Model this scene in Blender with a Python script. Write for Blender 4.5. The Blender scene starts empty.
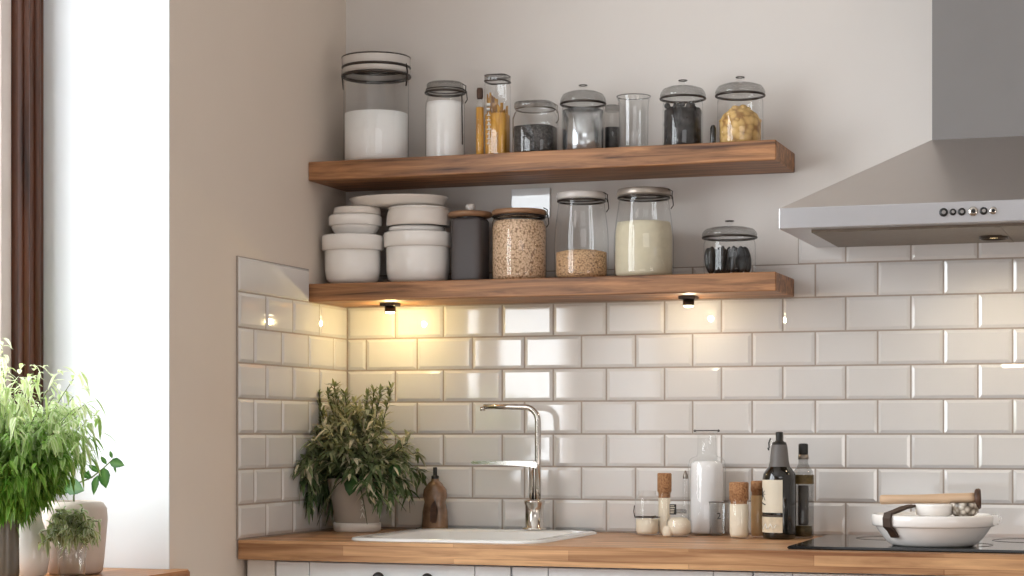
import bpy, bmesh, math, random
from mathutils import Vector, Matrix
PI = math.pi
S = bpy.context.scene
COL = S.collection
random.seed(7)

# ------------------------------------------------------------------ materials
def lin(c):
    return tuple(((v/255)/12.92 if v/255 <= .04045 else ((v/255+.055)/1.055)**2.4) for v in c)
def new_mat(name):
    m = bpy.data.materials.new(name); m.use_nodes = True
    nt = m.node_tree
    return m, nt, nt.nodes['Principled BSDF']
def N(nt, kind, **kw):
    n = nt.nodes.new(kind)
    for k, v in kw.items():
        if k in n.inputs.keys(): n.inputs[k].default_value = v
        else: setattr(n, k, v)
    return n
def plain(name, c, rough=.5, metal=0., noise=.06, nscale=12., bump=0., ior=1.5, coat=0., bscale=None):
    """principled with a slight procedural mottling"""
    m, nt, b = new_mat(name)
    c = lin(c)
    tc = N(nt, 'ShaderNodeTexCoord')
    nz = N(nt, 'ShaderNodeTexNoise', Scale=nscale, Detail=4.)
    nt.links.new(tc.outputs['Object'], nz.inputs['Vector'])
    rp = N(nt, 'ShaderNodeValToRGB')
    rp.color_ramp.elements[0].position = .3; rp.color_ramp.elements[1].position = .7
    rp.color_ramp.elements[0].color = tuple(v*(1-noise) for v in c)+(1,)
    rp.color_ramp.elements[1].color = tuple(min(1, v*(1+noise)) for v in c)+(1,)
    nt.links.new(nz.outputs['Fac'], rp.inputs['Fac'])
    nt.links.new(rp.outputs['Color'], b.inputs['Base Color'])
    b.inputs['Roughness'].default_value = rough
    b.inputs['Metallic'].default_value = metal
    b.inputs['IOR'].default_value = ior
    b.inputs['Coat Weight'].default_value = coat
    if bump:
        nb = N(nt, 'ShaderNodeTexNoise', Scale=bscale or nscale*6, Detail=3.)
        nt.links.new(tc.outputs['Object'], nb.inputs['Vector'])
        bp = N(nt, 'ShaderNodeBump', Strength=bump, Distance=.002)
        nt.links.new(nb.outputs['Fac'], bp.inputs['Height'])
        nt.links.new(bp.outputs['Normal'], b.inputs['Normal'])
    return m
def wood(name, dark, light, axis='x', rough=.45, blocks=None, gscale=1.0):
    """long-grain timber; blocks=(length,width) adds glued staves"""
    m, nt, b = new_mat(name)
    tc = N(nt, 'ShaderNodeTexCoord')
    sep = N(nt, 'ShaderNodeSeparateXYZ'); nt.links.new(tc.outputs['Object'], sep.inputs[0])
    mp = N(nt, 'ShaderNodeMapping')
    sc = {'x': (2, 34, 34), 'y': (34, 2, 34), 'z': (34, 34, 2)}[axis]
    mp.inputs['Scale'].default_value = tuple(v*gscale for v in sc)
    nt.links.new(tc.outputs['Object'], mp.inputs['Vector'])
    nz = N(nt, 'ShaderNodeTexNoise', Scale=1., Detail=6., Roughness=.6, Distortion=.6)
    nt.links.new(mp.outputs[0], nz.inputs['Vector'])
    rp = N(nt, 'ShaderNodeValToRGB')
    d, l = lin(dark), lin(light)
    rp.color_ramp.elements[0].position = .28; rp.color_ramp.elements[1].position = .72
    rp.color_ramp.elements[0].color = d+(1,); rp.color_ramp.elements[1].color = l+(1,)
    fac = nz.outputs['Fac']
    if blocks:
        add = N(nt, 'ShaderNodeMath', operation='ADD')
        nt.links.new(sep.outputs['Y'], add.inputs[0]); nt.links.new(sep.outputs['Z'], add.inputs[1])
        cb = N(nt, 'ShaderNodeCombineXYZ')
        nt.links.new(sep.outputs['X'], cb.inputs['X']); nt.links.new(add.outputs[0], cb.inputs['Y'])
        br = N(nt, 'ShaderNodeTexBrick', Scale=1.)
        br.inputs['Brick Width'].default_value = blocks[0]; br.inputs['Row Height'].default_value = blocks[1]
        br.inputs['Mortar Size'].default_value = .0012
        br.inputs['Color1'].default_value = (0, 0, 0, 1); br.inputs['Color2'].default_value = (1, 1, 1, 1)
        br.inputs['Mortar'].default_value = (.1, .1, .1, 1)
        nt.links.new(cb.outputs[0], br.inputs['Vector'])
        mx = N(nt, 'ShaderNodeMath', operation='MULTIPLY_ADD')
        nt.links.new(br.outputs['Color'], mx.inputs[0]); mx.inputs[1].default_value = .22
        sub = N(nt, 'ShaderNodeMath', operation='SUBTRACT'); sub.inputs[1].default_value = .1
        nt.links.new(fac, sub.inputs[0]); nt.links.new(sub.outputs[0], mx.inputs[2])
        fac = mx.outputs[0]
    nt.links.new(fac, rp.inputs['Fac'])
    nt.links.new(rp.outputs['Color'], b.inputs['Base Color'])
    b.inputs['Roughness'].default_value = rough
    bp = N(nt, 'ShaderNodeBump', Strength=.15, Distance=.002)
    nt.links.new(nz.outputs['Fac'], bp.inputs['Height']); nt.links.new(bp.outputs['Normal'], b.inputs['Normal'])
    return m
def glass(name, tint=(.985, .99, .99), edge=(.16, .165, .165), rough=.02, amount=1.0):
    """thin-walled glass: clear face-on, darker towards the silhouette, fresnel gloss"""
    m = bpy.data.materials.new(name); m.use_nodes = True
    nt = m.node_tree; nt.nodes.clear()
    out = N(nt, 'ShaderNodeOutputMaterial')
    lw = N(nt, 'ShaderNodeLayerWeight', Blend=.28)
    rp = N(nt, 'ShaderNodeValToRGB')
    e = rp.color_ramp.elements
    e[0].position = .50; e[0].color = tuple(tint)+(1,)
    e[1].position = 1.0; e[1].color = tuple(edge)+(1,)
    nt.links.new(lw.outputs['Facing'], rp.inputs['Fac'])
    tr = N(nt, 'ShaderNodeBsdfTransparent'); nt.links.new(rp.outputs['Color'], tr.inputs['Color'])
    gl = N(nt, 'ShaderNodeBsdfGlossy', Roughness=rough); gl.inputs['Color'].default_value = (1, 1, 1, 1)
    fr = N(nt, 'ShaderNodeLayerWeight', Blend=.5)
    pw = N(nt, 'ShaderNodeMath', operation='POWER'); pw.inputs[1].default_value = 5.
    nt.links.new(fr.outputs['Facing'], pw.inputs[0])
    mu = N(nt, 'ShaderNodeMath', operation='MULTIPLY_ADD'); mu.inputs[1].default_value = .8*amount; mu.inputs[2].default_value = .045*amount
    nt.links.new(pw.outputs[0], mu.inputs[0])
    mx = N(nt, 'ShaderNodeMixShader')
    nt.links.new(mu.outputs[0], mx.inputs[0]); nt.links.new(tr.outputs[0], mx.inputs[1]); nt.links.new(gl.outputs[0], mx.inputs[2])
    nt.links.new(mx.outputs[0], out.inputs['Surface'])
    return m
def grains(name, c1, c2, scale=220., rough=.6, dark=(40, 28, 18), stretch=(1, 1, 1)):
    m, nt, b = new_mat(name)
    tc = N(nt, 'ShaderNodeTexCoord')
    mp = N(nt, 'ShaderNodeMapping'); mp.inputs['Scale'].default_value = stretch
    nt.links.new(tc.outputs['Object'], mp.inputs['Vector'])
    v = N(nt, 'ShaderNodeTexVoronoi', Scale=scale)
    nt.links.new(mp.outputs[0], v.inputs['Vector'])
    rp = N(nt, 'ShaderNodeValToRGB')
    e = rp.color_ramp.elements
    e[0].position = .2; e[0].color = lin(c1)+(1,)
    e[1].position = .85; e[1].color = lin(dark)+(1,)
    k = e.new(.55); k.color = lin(c2)+(1,)
    nt.links.new(v.outputs['Distance'], rp.inputs['Fac'])
    nt.links.new(rp.outputs['Color'], b.inputs['Base Color'])
    b.inputs['Roughness'].default_value = rough
    bp = N(nt, 'ShaderNodeBump', Strength=.6, Distance=.003); bp.invert = True
    nt.links.new(v.outputs['Distance'], bp.inputs['Height']); nt.links.new(bp.outputs['Normal'], b.inputs['Normal'])
    return m
def leafmat(name, rough=.45, trans=.25):
    m, nt, b = new_mat(name)
    at = N(nt, 'ShaderNodeVertexColor', layer_name='Col')
    nz = N(nt, 'ShaderNodeTexNoise', Scale=90., Detail=2.)
    tc = N(nt, 'ShaderNodeTexCoord'); nt.links.new(tc.outputs['Object'], nz.inputs['Vector'])
    mr = N(nt, 'ShaderNodeMapRange'); mr.inputs['To Min'].default_value = .75; mr.inputs['To Max'].default_value = 1.25
    nt.links.new(nz.outputs['Fac'], mr.inputs['Value'])
    vm = N(nt, 'ShaderNodeVectorMath', operation='MULTIPLY')
    nt.links.new(at.outputs['Color'], vm.inputs[0]); nt.links.new(mr.outputs[0], vm.inputs[1])
    nt.links.new(vm.outputs[0], b.inputs['Base Color'])
    b.inputs['Roughness'].default_value = rough
    tl = N(nt, 'ShaderNodeBsdfTranslucent'); nt.links.new(vm.outputs[0], tl.inputs['Color'])
    mx = N(nt, 'ShaderNodeMixShader'); mx.inputs[0].default_value = trans
    out = nt.nodes['Material Output']
    nt.links.new(b.outputs[0], mx.inputs[1]); nt.links.new(tl.outputs[0], mx.inputs[2])
    nt.links.new(mx.outputs[0], out.inputs['Surface'])
    return m

M = dict(
    wall=plain('wall_paint', (222, 216, 211), .85, noise=.02, nscale=3, bump=.05, bscale=160),
    wall_left=plain('wall_paint_warm', (226, 213, 200), .85, noise=.02, nscale=3, bump=.05, bscale=160),
    reveal=plain('reveal_paint', (226, 228, 230), .8, noise=.01),
    ceiling=plain('ceiling_paint', (235, 232, 228), .9, noise=.01),
    floor=wood('floor_boards', (120, 98, 80), (176, 150, 124), 'x', .5, (1.2, .14)),
    tile=plain('glazed_tile', (222, 219, 217), .055, noise=.025, nscale=5, bump=.025, bscale=9, ior=1.8),
    grout=plain('grout', (168, 156, 146), .9, noise=.05, nscale=60),
    shelf=wood('shelf_timber', (70, 39, 21), (196, 140, 94), 'x', .5, None, 1.9),
    top=wood('worktop_timber', (130, 82, 48), (222, 174, 126), 'x', .42, (.52, .0235), 1.3),
    sill=wood('sill_timber', (140, 84, 44), (214, 156, 100), 'y', .4),
    frame=wood('window_timber', (40, 18, 8), (104, 58, 34), 'z', .35),
    cream=plain('frame_cream', (206, 192, 182), .5),
    steel=plain('brushed_steel', (196, 194, 194), .28, 1., noise=.03, nscale=20),
    chim=plain('chimney_steel', (142, 140, 140), .42, .9, noise=.02, nscale=8),
    hood=plain('hood_steel', (216, 211, 208), .30, 1., noise=.02, nscale=8),
    hoodwhite=plain('hood_fascia', (200, 200, 204), .3, .6, noise=.02),
    filter=plain('hood_filter', (120, 108, 96), .5, .6, noise=.1, nscale=60),
    chrome=plain('tap_steel', (205, 200, 194), .16, 1., noise=.02),
    black=plain('black_plastic', (22, 21, 21), .4, noise=.1),
    blackglass=plain('hob_glass', (20, 21, 23), .08, noise=.05),
    white=plain('white_glaze', (250, 246, 242), .10, noise=.02, coat=.3),
    porcelain=plain('sink_ceramic', (235, 233, 230), .12, noise=.01, coat=.3),
    greywhite=plain('matte_white_ceramic', (238, 231, 224), .3, noise=.03),
    cab=plain('cabinet_paint', (248, 250, 253), .4, noise=.015),
    cork=grains('cork', (192, 146, 104), (172, 124, 84), 300, .8, (124, 84, 54)),
    lidwood=wood('lid_timber', (120, 84, 58), (176, 136, 102), 'x', .5),
    metal=plain('clip_metal', (140, 132, 124), .3, 1., noise=.05),
    darkmetal=plain('dark_clip_metal', (78, 72, 68), .35, .9, noise=.05),
    glass=glass('jar_glass'),
    glassd=glass('jar_glass_heavy', (.72, .72, .715), (.07, .07, .07), .03, 1.0),
    pane=glass('window_pane', (.98, .99, .99), (.8, .82, .82)),
    flour=plain('white_powder', (252, 251, 250), .9, noise=.02, nscale=40, bump=.2),
    lidgrey=plain('jar_lid_grey', (168, 158, 148), .35, .5, noise=.05, nscale=30),
    cream_powder=plain('cream_powder', (212, 202, 176), .9, noise=.05, nscale=50, bump=.2),
    frost=plain('frosted_lid', (206, 200, 195), .22, noise=.05, nscale=20, coat=.4),
    seeds=grains('dark_seed', (82, 76, 74), (48, 44, 42), 200, .5, (18, 16, 16)),
    chick=grains('pale_grain', (236, 206, 174), (218, 182, 148), 215, .6, (150, 112, 80)),
    oats=grains('tan_grain', (222, 184, 144), (200, 160, 120), 210, .6, (128, 90, 60), (1, 1, 1.4)),
    pastas=grains('amber_pasta', (222, 168, 70), (200, 142, 46), 90, .7, (140, 92, 30), (1, 1, .12)),
    yellow=grains('pale_yellow_pasta', (226, 190, 126), (212, 172, 104), 70, .6, (160, 116, 62)),
    darkstuff=grains('dark_dried_fruit', (58, 54, 54), (34, 31, 32), 55, .35, (10, 9, 9)),
    greyfill=plain('silver_grey_fill', (196, 199, 202), .2, .9, noise=.1, nscale=25),
    pod=plain('dark_pod', (26, 25, 26), .3, noise=.3, nscale=40, bump=.2),
    charcoal=plain('charcoal_ceramic', (84, 78, 78), .5, noise=.04),
    pot=plain('pot_ceramic', (182, 172, 160), .45, noise=.05, nscale=20),
    soil=grains('soil', (60, 42, 30), (44, 30, 22), 160, .9, (16, 10, 8)),
    amber=plain('amber_bottle', (128, 98, 74), .22, noise=.5, nscale=26, coat=.4),
    olive=plain('dark_bottle_glass', (20, 18, 14), .08, noise=.1, ior=1.6, coat=.3),
    grey_neck=plain('grey_neck_sleeve', (104, 100, 98), .5, noise=.05),
    label=plain('paper_label', (226, 216, 196), .7, noise=.03),
    label2=plain('cream_label', (214, 198, 172), .7, noise=.12, nscale=70),
    goldlabel=plain('brown_gold_label', (100, 82, 44), .5, noise=.4, nscale=90),
    ink=plain('black_ink', (28, 26, 26), .6),
    inkwhite=plain('white_ink', (240, 238, 232), .6),
    honey=plain('honey_fill', (228, 190, 140), .6, noise=.06, nscale=30),
    sugar=plain('pale_fill', (240, 226, 204), .8, noise=.05, nscale=30, bump=.2),
    beige=plain('beige_vase', (206, 190, 178), .5, noise=.04, nscale=14),
    darkvase=plain('grey_vase', (98, 92, 82), .25, noise=.2, nscale=12),
    stem=plain('stem', (96, 110, 62), .6, noise=.2, nscale=40),
    stemdark=plain('stem_dark', (74, 78, 50), .6, noise=.2, nscale=40),
    leaf=leafmat('leaf_bright', .42, .5),
    leafdark=leafmat('leaf_dull', .5, .3),
    spoon=wood('paddle_timber', (184, 148, 116), (230, 200, 168), 'x', .55),
    darkwood=wood('dark_timber', (52, 34, 24), (92, 62, 44), 'x', .5),
    leather=plain('dark_brown_leather', (62, 44, 32), .5, noise=.15, nscale=50),
    rubble=grains('silver_patterned_glaze', (214, 206, 194), (140, 128, 114), 90, .25, (50, 42, 36)),
    plate=plain('reflection_plate_white', (240, 242, 244), .05, noise=.005, ior=1.7, coat=.5),
)
def emis(name, c, s):
    m = bpy.data.materials.new(name); m.use_nodes = True
    nt = m.node_tree; b = nt.nodes['Principled BSDF']
    b.inputs['Base Color'].default_value = lin(c)+(1,)
    b.inputs['Emission Color'].default_value = lin(c)+(1,); b.inputs['Emission Strength'].default_value = s
    return m
M['lens'] = emis('lamp_lens', (255, 240, 205), 9.)
M['hoodlens'] = emis('hood_lamp_lens', (255, 225, 170), 6.)

# ------------------------------------------------------------------ mesh helpers
def box(bm, x0, x1, y0, y1, z0, z1, bev=0., seg=2, mi=0):
    vs = [bm.verts.new(p) for p in ((x0,y0,z0),(x1,y0,z0),(x1,y1,z0),(x0,y1,z0),(x0,y0,z1),(x1,y0,z1),(x1,y1,z1),(x0,y1,z1))]
    fs = [bm.faces.new([vs[i] for i in q]) for q in ((0,3,2,1),(4,5,6,7),(0,1,5,4),(1,2,6,5),(2,3,7,6),(3,0,4,7))]
    for f_ in fs: f_.material_index = mi
    if bev:
        es = list({e for f_ in fs for e in f_.edges})
        r = bmesh.ops.bevel(bm, geom=es, offset=bev, segments=seg, affect='EDGES', profile=.5)
        for f_ in r['faces']: f_.material_index = mi
    return fs
def lathe(bm, prof, seg=40, c=(0,0,0), sx=1., sy=1., cap0=False, cap1=False, square=0., mi=0):
    """revolve (r,z) profile; square>0 morphs the section to a rounded square"""
    rings = []
    for r, z in prof:
        ring = []
        for i in range(seg):
            t = 2*PI*i/seg
            k = 1.
            if square:
                n = 2+square
                k = (abs(math.cos(t))**n+abs(math.sin(t))**n)**(-1/n)
            ring.append(bm.verts.new((c[0]+r*k*math.cos(t)*sx, c[1]+r*k*math.sin(t)*sy, c[2]+z)))
        rings.append(ring)
    for a, b in zip(rings, rings[1:]):
        for i in range(seg):
            j = (i+1) % seg
            f_ = bm.faces.new((a[i], a[j], b[j], b[i])); f_.material_index = mi; f_.smooth = True
    if cap0: f_ = bm.faces.new(rings[0][::-1]); f_.material_index = mi
    if cap1: f_ = bm.faces.new(rings[-1]); f_.material_index = mi
def tube(bm, pts, rad, seg=10, closed=False, cap=True):
    pts = [Vector(p) for p in pts]
    n = len(pts); rings = []
    prev = None
    for i, p in enumerate(pts):
        r = rad[i] if isinstance(rad, (list, tuple)) else rad
        if closed: d = pts[(i+1) % n]-pts[i-1]
        else: d = pts[min(i+1, n-1)]-pts[max(i-1, 0)]
        d.normalize()
        if prev is None:
            u = d.orthogonal().normalized()
        else:
            u = (prev-d*prev.dot(d))
            u = u.normalized() if u.length > 1e-6 else d.orthogonal().normalized()
        prev = u; v = d.cross(u)
        rings.append([bm.verts.new(p+r*(math.cos(2*PI*k/seg)*u+math.sin(2*PI*k/seg)*v)) for k in range(seg)])
    m_ = n if closed else n-1
    for i in range(m_):
        a, b = rings[i], rings[(i+1) % n]
        for k in range(seg):
            f_ = bm.faces.new((a[k], a[(k+1) % seg], b[(k+1) % seg], b[k])); f_.smooth = True
    if cap and not closed:
        bm.faces.new(rings[0][::-1]); bm.faces.new(rings[-1])
def ring(bm, r, z, tr, seg=36, c=(0,0), tseg=8, square=0.):
    pts = []
    for i in range(seg):
        t = 2*PI*i/seg; k = 1.
        if square:
            n = 2+square; k = (abs(math.cos(t))**n+abs(math.sin(t))**n)**(-1/n)
        pts.append((c[0]+r*k*math.cos(t), c[1]+r*k*math.sin(t), z))
    tube(bm, pts, tr, tseg, closed=True)
def prism(bm, poly, d0, d1, plane='xz', bev=0.):
    """extrude a polygon; plane 'xz' extrudes along y, 'xy' along z, 'yz' along x"""
    def P(p, d): return {'xz': (p[0], d, p[1]), 'xy': (p[0], p[1], d), 'yz': (d, p[0], p[1])}[plane]
    a = [bm.verts.new(P(p, d0)) for p in poly]; b = [bm.verts.new(P(p, d1)) for p in poly]
    fs = [bm.faces.new(a), bm.faces.new(b[::-1])]
    n = len(poly)
    for i in range(n): fs.append(bm.faces.new((a[i], b[i], b[(i+1) % n], a[(i+1) % n])))
    bmesh.ops.recalc_face_normals(bm, faces=fs)
    if bev:
        bmesh.ops.bevel(bm, geom=list({e for f_ in fs for e in f_.edges}), offset=bev, segments=2, affect='EDGES')
def ball(bm, c, r, sx=1, sy=1, sz=1, rot=None, u=14, v=9):
    mat = Matrix.Translation(c) @ (rot.to_matrix().to_4x4() if rot else Matrix()) @ Matrix.Diagonal((sx*r, sy*r, sz*r, 1))
    q = bmesh.ops.create_uvsphere(bm, u_segments=u, v_segments=v, radius=1., matrix=mat)
    for vv in q['verts']:
        for f_ in vv.link_faces: f_.smooth = True
def obj(name, bm, mats, parent=None, loc=None):
    me = bpy.data.meshes.new(name); bm.normal_update(); bm.to_mesh(me); bm.free()
    for m in (mats if isinstance(mats, (list, tuple)) else [mats]): me.materials.append(m)
    o = bpy.data.objects.new(name, me); COL.objects.link(o)
    if parent: o.parent = parent
    if loc: o.location = loc
    return o
def B(): return bmesh.new()
def tag(o, label=None, cat=None, group=None, kind=None):
    if label: o['label'] = label
    if cat: o['category'] = cat
    if group: o['group'] = group
    if kind: o['kind'] = kind
    return o
def thing(name, label, cat, loc=(0,0,0), rz=0., group=None):
    o = bpy.data.objects.new(name, None); COL.objects.link(o)
    o.empty_display_size = .05
    o.location = loc; o.rotation_euler = (0, 0, rz)
    return tag(o, label, cat, group)
def struct(name, bm, m, parent=None):
    o = obj(name, bm, m, parent)
    if not parent: o['kind'] = 'structure'
    return o
def LP(name, prof, m, parent, **kw):      # lathe part
    bm = B(); lathe(bm, prof, **kw); return obj(name, bm, m, parent)
def fill(name, prof, m, loc, label, cat, **kw):   # countless contents: top-level stuff
    bm = B(); lathe(bm, prof, cap0=True, cap1=True, **kw)
    return tag(obj(name, bm, m, None, loc), label, cat, kind='stuff')

# ------------------------------------------------------------------ setting
CZ, RX, RY = 2.75, 3.7, -5.7       # ceiling height, right wall, rear wall
bm = B(); box(bm, -.42, RX+.1, RY-.1, .12, -.08, 0); struct('floor', bm, M['floor'])
bm = B(); box(bm, -.42, RX+.1, RY-.1, .12, CZ, CZ+.1); struct('ceiling', bm, M['ceiling'])
bm = B(); box(bm, -.42, RX+.1, 0, .12, 0, CZ); wb = struct('wall_back', bm, M['wall'])
bm = B(); box(bm, RX, RX+.1, RY, 0, 0, CZ); struct('wall_right', bm, M['wall'])
bm = B(); box(bm, -.42, RX+.1, RY-.1, RY, 0, CZ); struct('wall_rear', bm, M['wall'])
# left wall with the window opening y -2.35..-0.92, z .853..2.55 ; white reveal
WY0, WY1, WZ0, WZ1, WD = -3.15, -.92, .853, 2.6, -.40
bm = B()
box(bm, WD, 0, WY1, 0, 0, CZ)                # pier by the corner
box(bm, WD, 0, RY, WY0, 0, CZ)
box(bm, WD, 0, WY0, WY1, 0, WZ0)
box(bm, WD, 0, WY0, WY1, WZ1, CZ)
wl = struct('wall_left', bm, M['wall_left'])
bm = B()                                     # the plastered white lining of the opening
box(bm, -.305, -.0005, WY1-.004, WY1+.002, WZ0+.03, WZ1)
box(bm, -.305, -.0005, WY0-.002, WY0+.004, WZ0+.03, WZ1)
box(bm, -.305, -.0005, WY0, WY1, WZ1-.004, WZ1+.002)
obj('reveal', bm, M['reveal'], wl)

# tiles: bevelled metro tiles, courses 80 mm high
ZR = [.930, 1.007, 1.0865, 1.166, 1.246, 1.326, 1.406, 1.486, 1.565, 1.645]
A_ = [0, .058, .196, .343, .479, .625, .761, .902, 1.046, 1.196, 1.341, 1.491, 1.645, 1.80, 1.955, 2.11, 2.265, 2.42]
Bx = [0, .137, .266, .421, .553, .688, .833, .972, 1.119, 1.267, 1.417, 1.568, 1.722, 1.877, 2.032, 2.187, 2.342, 2.42]
LA = [0, -.174, -.327, -.473, -.615]
LB = [0, -.09, -.239, -.39, -.535, -.615]
def tile(bm, P, u0, u1, v0, v1, h=.008, g=.0014, bv=.0075, rise=.0035):
    u0 += g; u1 -= g; v0 += g; v1 -= g
    b = min(bv, (u1-u0)*.3)
    q = lambda d, k: [bm.verts.new(P(*p)) for p in ((u0+k, v0+k, d), (u1-k, v0+k, d), (u1-k, v1-k, d), (u0+k, v1-k, d))]
    a, b_, c = q(.001, 0), q(h-rise, 0), q(h, b)
    for s, t in ((a, b_), (b_, c)):
        for i in range(4): bm.faces.new((s[i], s[(i+1) % 4], t[(i+1) % 4], t[i]))
    bm.faces.new(c)
bm = B()
PB = lambda u, v, d: (u, -d, v)
for k in range(9):
    v0, v1 = ZR[k], ZR[k+1]
    row = A_ if k in (1, 3, 5, 7) else Bx
    # course parity read upward: 1.486 A, 1.406 B, 1.326 A, 1.246 B, 1.166 A ...
    for u0, u1 in zip(row, row[1:]):
        if k == 8:
            if u1 < 1.2: continue
            u0 = max(u0, 1.155)
        tile(bm, PB, u0 + (.0062 if u0 == 0 else 0), u1, v0, v1)
for f_ in bm.faces: f_.material_index = 0
box(bm, .0, 2.42, -.0048, -.0005, .929, 1.5655, mi=1); box(bm, 1.155, 2.42, -.0048, -.0005, 1.5655, 1.645, mi=1)
bmesh.ops.recalc_face_normals(bm, faces=bm.faces)
obj('tiling', bm, [M['tile'], M['grout']], wb)
bm = B()
PL = lambda u, v, d: (d, u, v)
for k in range(7):
    row = LA if k in (0, 2, 4, 6) else LB
    for u0, u1 in zip(row, row[1:]): tile(bm, PL, u1, u0-(.0062 if u0 == 0 else 0), ZR[k], ZR[k+1])
tile(bm, PL, -.615, -.237, ZR[7], ZR[8], bv=.004)
for f_ in bm.faces: f_.material_index = 0
box(bm, .0005, .0048, -.6155, 0, .929, 1.4865, mi=1); box(bm, .0005, .0048, -.6155, -.236, 1.4865, 1.5655, mi=1)
bmesh.ops.recalc_face_normals(bm, faces=bm.faces)
obj('tiling', bm, [M['tile'], M['grout']], wl)

# window: timber frame in the left wall, set back at x=-.30
win = thing('window_1', None, None, (-.3, 0, 0)); win['kind'] = 'structure'
def wframe(y0, y1):
    bm = B()
    for a, b in ((y1-.105, y1), (y0, y0+.105)):
        box(bm, -.05, 0, a, b, .885, WZ1, .004)
    box(bm, -.048, -.002, y0, y1, WZ1-.1, WZ1, .004); box(bm, -.048, -.002, y0, y1, .885, .965, .004)
    ym = (y0+y1)/2
    box(bm, -.048, -.002, ym-.05, ym+.05, .9, WZ1-.05, .004)
    # raised bead running down each jamb
    for a in (y1-.072, y1-.03, y0+.03, y0+.072): tube(bm, [(.001, a, .9), (.001, a, WZ1-.02)], .008, 8)
    return bm
wf = obj('window_frame', wframe(WY0+.004, WY1-.004), M['frame'], win)
bm = B()
for a, b in ((WY1-.15, WY1-.109), (WY0+.109, WY0+.15), (-2.085, -1.985)):
    box(bm, -.055, -.012, a, b, .965, WZ1-.1, .003)
box(bm, -.054, -.013, WY0+.11, WY1-.11, WZ1-.14, WZ1-.1, .003); box(bm, -.054, -.013, WY0+.11, WY1-.11, .965, 1.0, .003)
obj('sash', bm, M['cream'], win)
for a, b in ((WY0+.15, -2.085), (-1.985, WY1-.15)):
    bm = B(); bm.faces.new([bm.verts.new((-.034, *q)) for q in ((a, 1.0), (b, 1.0), (b, WZ1-.14), (a, WZ1-.14))]); obj('pane', bm, M['pane'], win)
bm = B(); prism(bm, [(0, WY0+.005), (.355, WY0+.005), (.355, -.935), (.337, -.905), (.3005, -.905), (.3005, WY1-.005), (0, WY1-.005)], .853, .883, 'xy', .003)
obj('window_sill', bm, M['sill'], win)

# ------------------------------------------------------------------ worktop, cabinets
bm = B(); HX0, HX1, HY0, HY1 = .250, .675, -.545, -.060     # sink cut-out
bm = B()
for x0, x1, y0, y1 in ((.0055, 2.6, -.615, HY0+.012), (.0055, 2.6, HY1-.012, -.009), (.0055, HX0+.012, HY0+.012, HY1-.012), (HX1-.012, 2.6, HY0+.012, HY1-.012)):
    box(bm, x0, x1, y0, y1, .885, .928)
bmesh.ops.remove_doubles(bm, verts=bm.verts, dist=.0002)
tag(obj('worktop', bm, M['top']), 'long oiled butcher block worktop under the tiled wall', 'worktop')

def cabinet(x0, x1, lo, hi, knobs, label):
    t = thing('base_cabinet', label, 'cabinet', (x0, -.02, 0))
    w = x1-x0
    bm = B()
    box(bm, 0, .018, -.54, -.01, .1, .884); box(bm, w-.018, w, -.54, -.01, .1, .884); box(bm, .017, w-.017, -.54, -.01, .1, .118); box(bm, .017, w-.017, -.02, -.01, .1, .884); box(bm, .017, w-.017, -.54, -.525, .86, .884)
    obj('carcass', bm, M['cab'], t)
    bm = B(); box(bm, .01, w-.01, -.50, -.03, 0, .1); obj('plinth', bm, M['cab'], t)
    bm = B(); g = .0018
    box(bm, lo, lo+.08, -.563, -.541, .115, .880, .0012); box(bm, hi-.08, hi, -.563, -.541, .115, .880, .0012)
    box(bm, lo+.08+g, hi-.08-g, -.563, -.541, .80, .880, .0012); box(bm, lo+.08+g, hi-.08-g, -.563, -.541, .115, .19, .0012)
    box(bm, lo+.08, hi-.08, -.551, -.541, .18, .81)
    d = obj('door', bm, M['cab'], t)
    for k in knobs:
        bm = B(); lathe(bm, [(.005, 0), (.006, .010), (.012, .014), (.0145, .019), (.013, .025), (.006, .028), (.001, .0285)], 20)
        bmesh.ops.rotate(bm, verts=bm.verts, matrix=Matrix.Rotation(PI/2, 3, 'X'))
        bmesh.ops.translate(bm, verts=bm.verts, vec=(k-x0, -.562, .849))
        obj('knob', bm, M['black'], d)
    return t
bm = B(); box(bm, .012, .079, -.583, -.03, 0, .882, .001)
tag(obj('filler_panel', bm, M['greywhite']), 'narrow cream end panel between left wall and first cabinet', 'panel')
cabinet(.082, .640, .002, .556, (.339, .454), 'white framed cabinet with two dark knobs below the sink')
cabinet(.642, 1.167, .001, .524, (), 'white framed cabinet below the bottles, right of the sink cabinet')
cabinet(1.169, 1.80, .001, .630, (), 'white framed cabinet below the black hob')

# ------------------------------------------------------------------ shelves with lights
def shelf(z0, z1, label):
    bm = B(); box(bm, .0008, 1.147, -.23, -.0008, z0, z1, .002, 1)
    return tag(obj('wooden_shelf', bm, M['shelf']), label, 'shelf')
s1 = shelf(1.780, 1.826, 'upper thick brown wooden wall shelf below the flip-top jars')
bm = B()
box(bm, .0008, 1.147, -.23, -.009, 1.4868, 1.530, .002, 1)
s2 = tag(obj('wooden_shelf', bm, M['shelf']), 'lower thick brown wooden wall shelf with two small lights beneath', 'shelf')
def puck(x, label):
    t = thing('shelf_light', label, 'lamp', (x, -.125, 1.4868), group='small lights under the lower shelf')
    bm = B(); box(bm, -.02, .02, -.02, .02, -.008, 0, .002); obj('mount', bm, M['darkmetal'], t)
    bm = B(); lathe(bm, [(.013, -.022), (.014, -.008)], 20, cap1=True); ho = obj('housing', bm, M['darkmetal'], t)
    bm = B(); lathe(bm, [(.001, -.026), (.010, -.025), (.0125, -.021)], 20, cap0=True); obj('lens', bm, M['lens'], t)
puck(.172, 'small downlight under the lower shelf, the one close to the left corner')
puck(.921, 'small downlight under the right half of the lower shelf')

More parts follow.
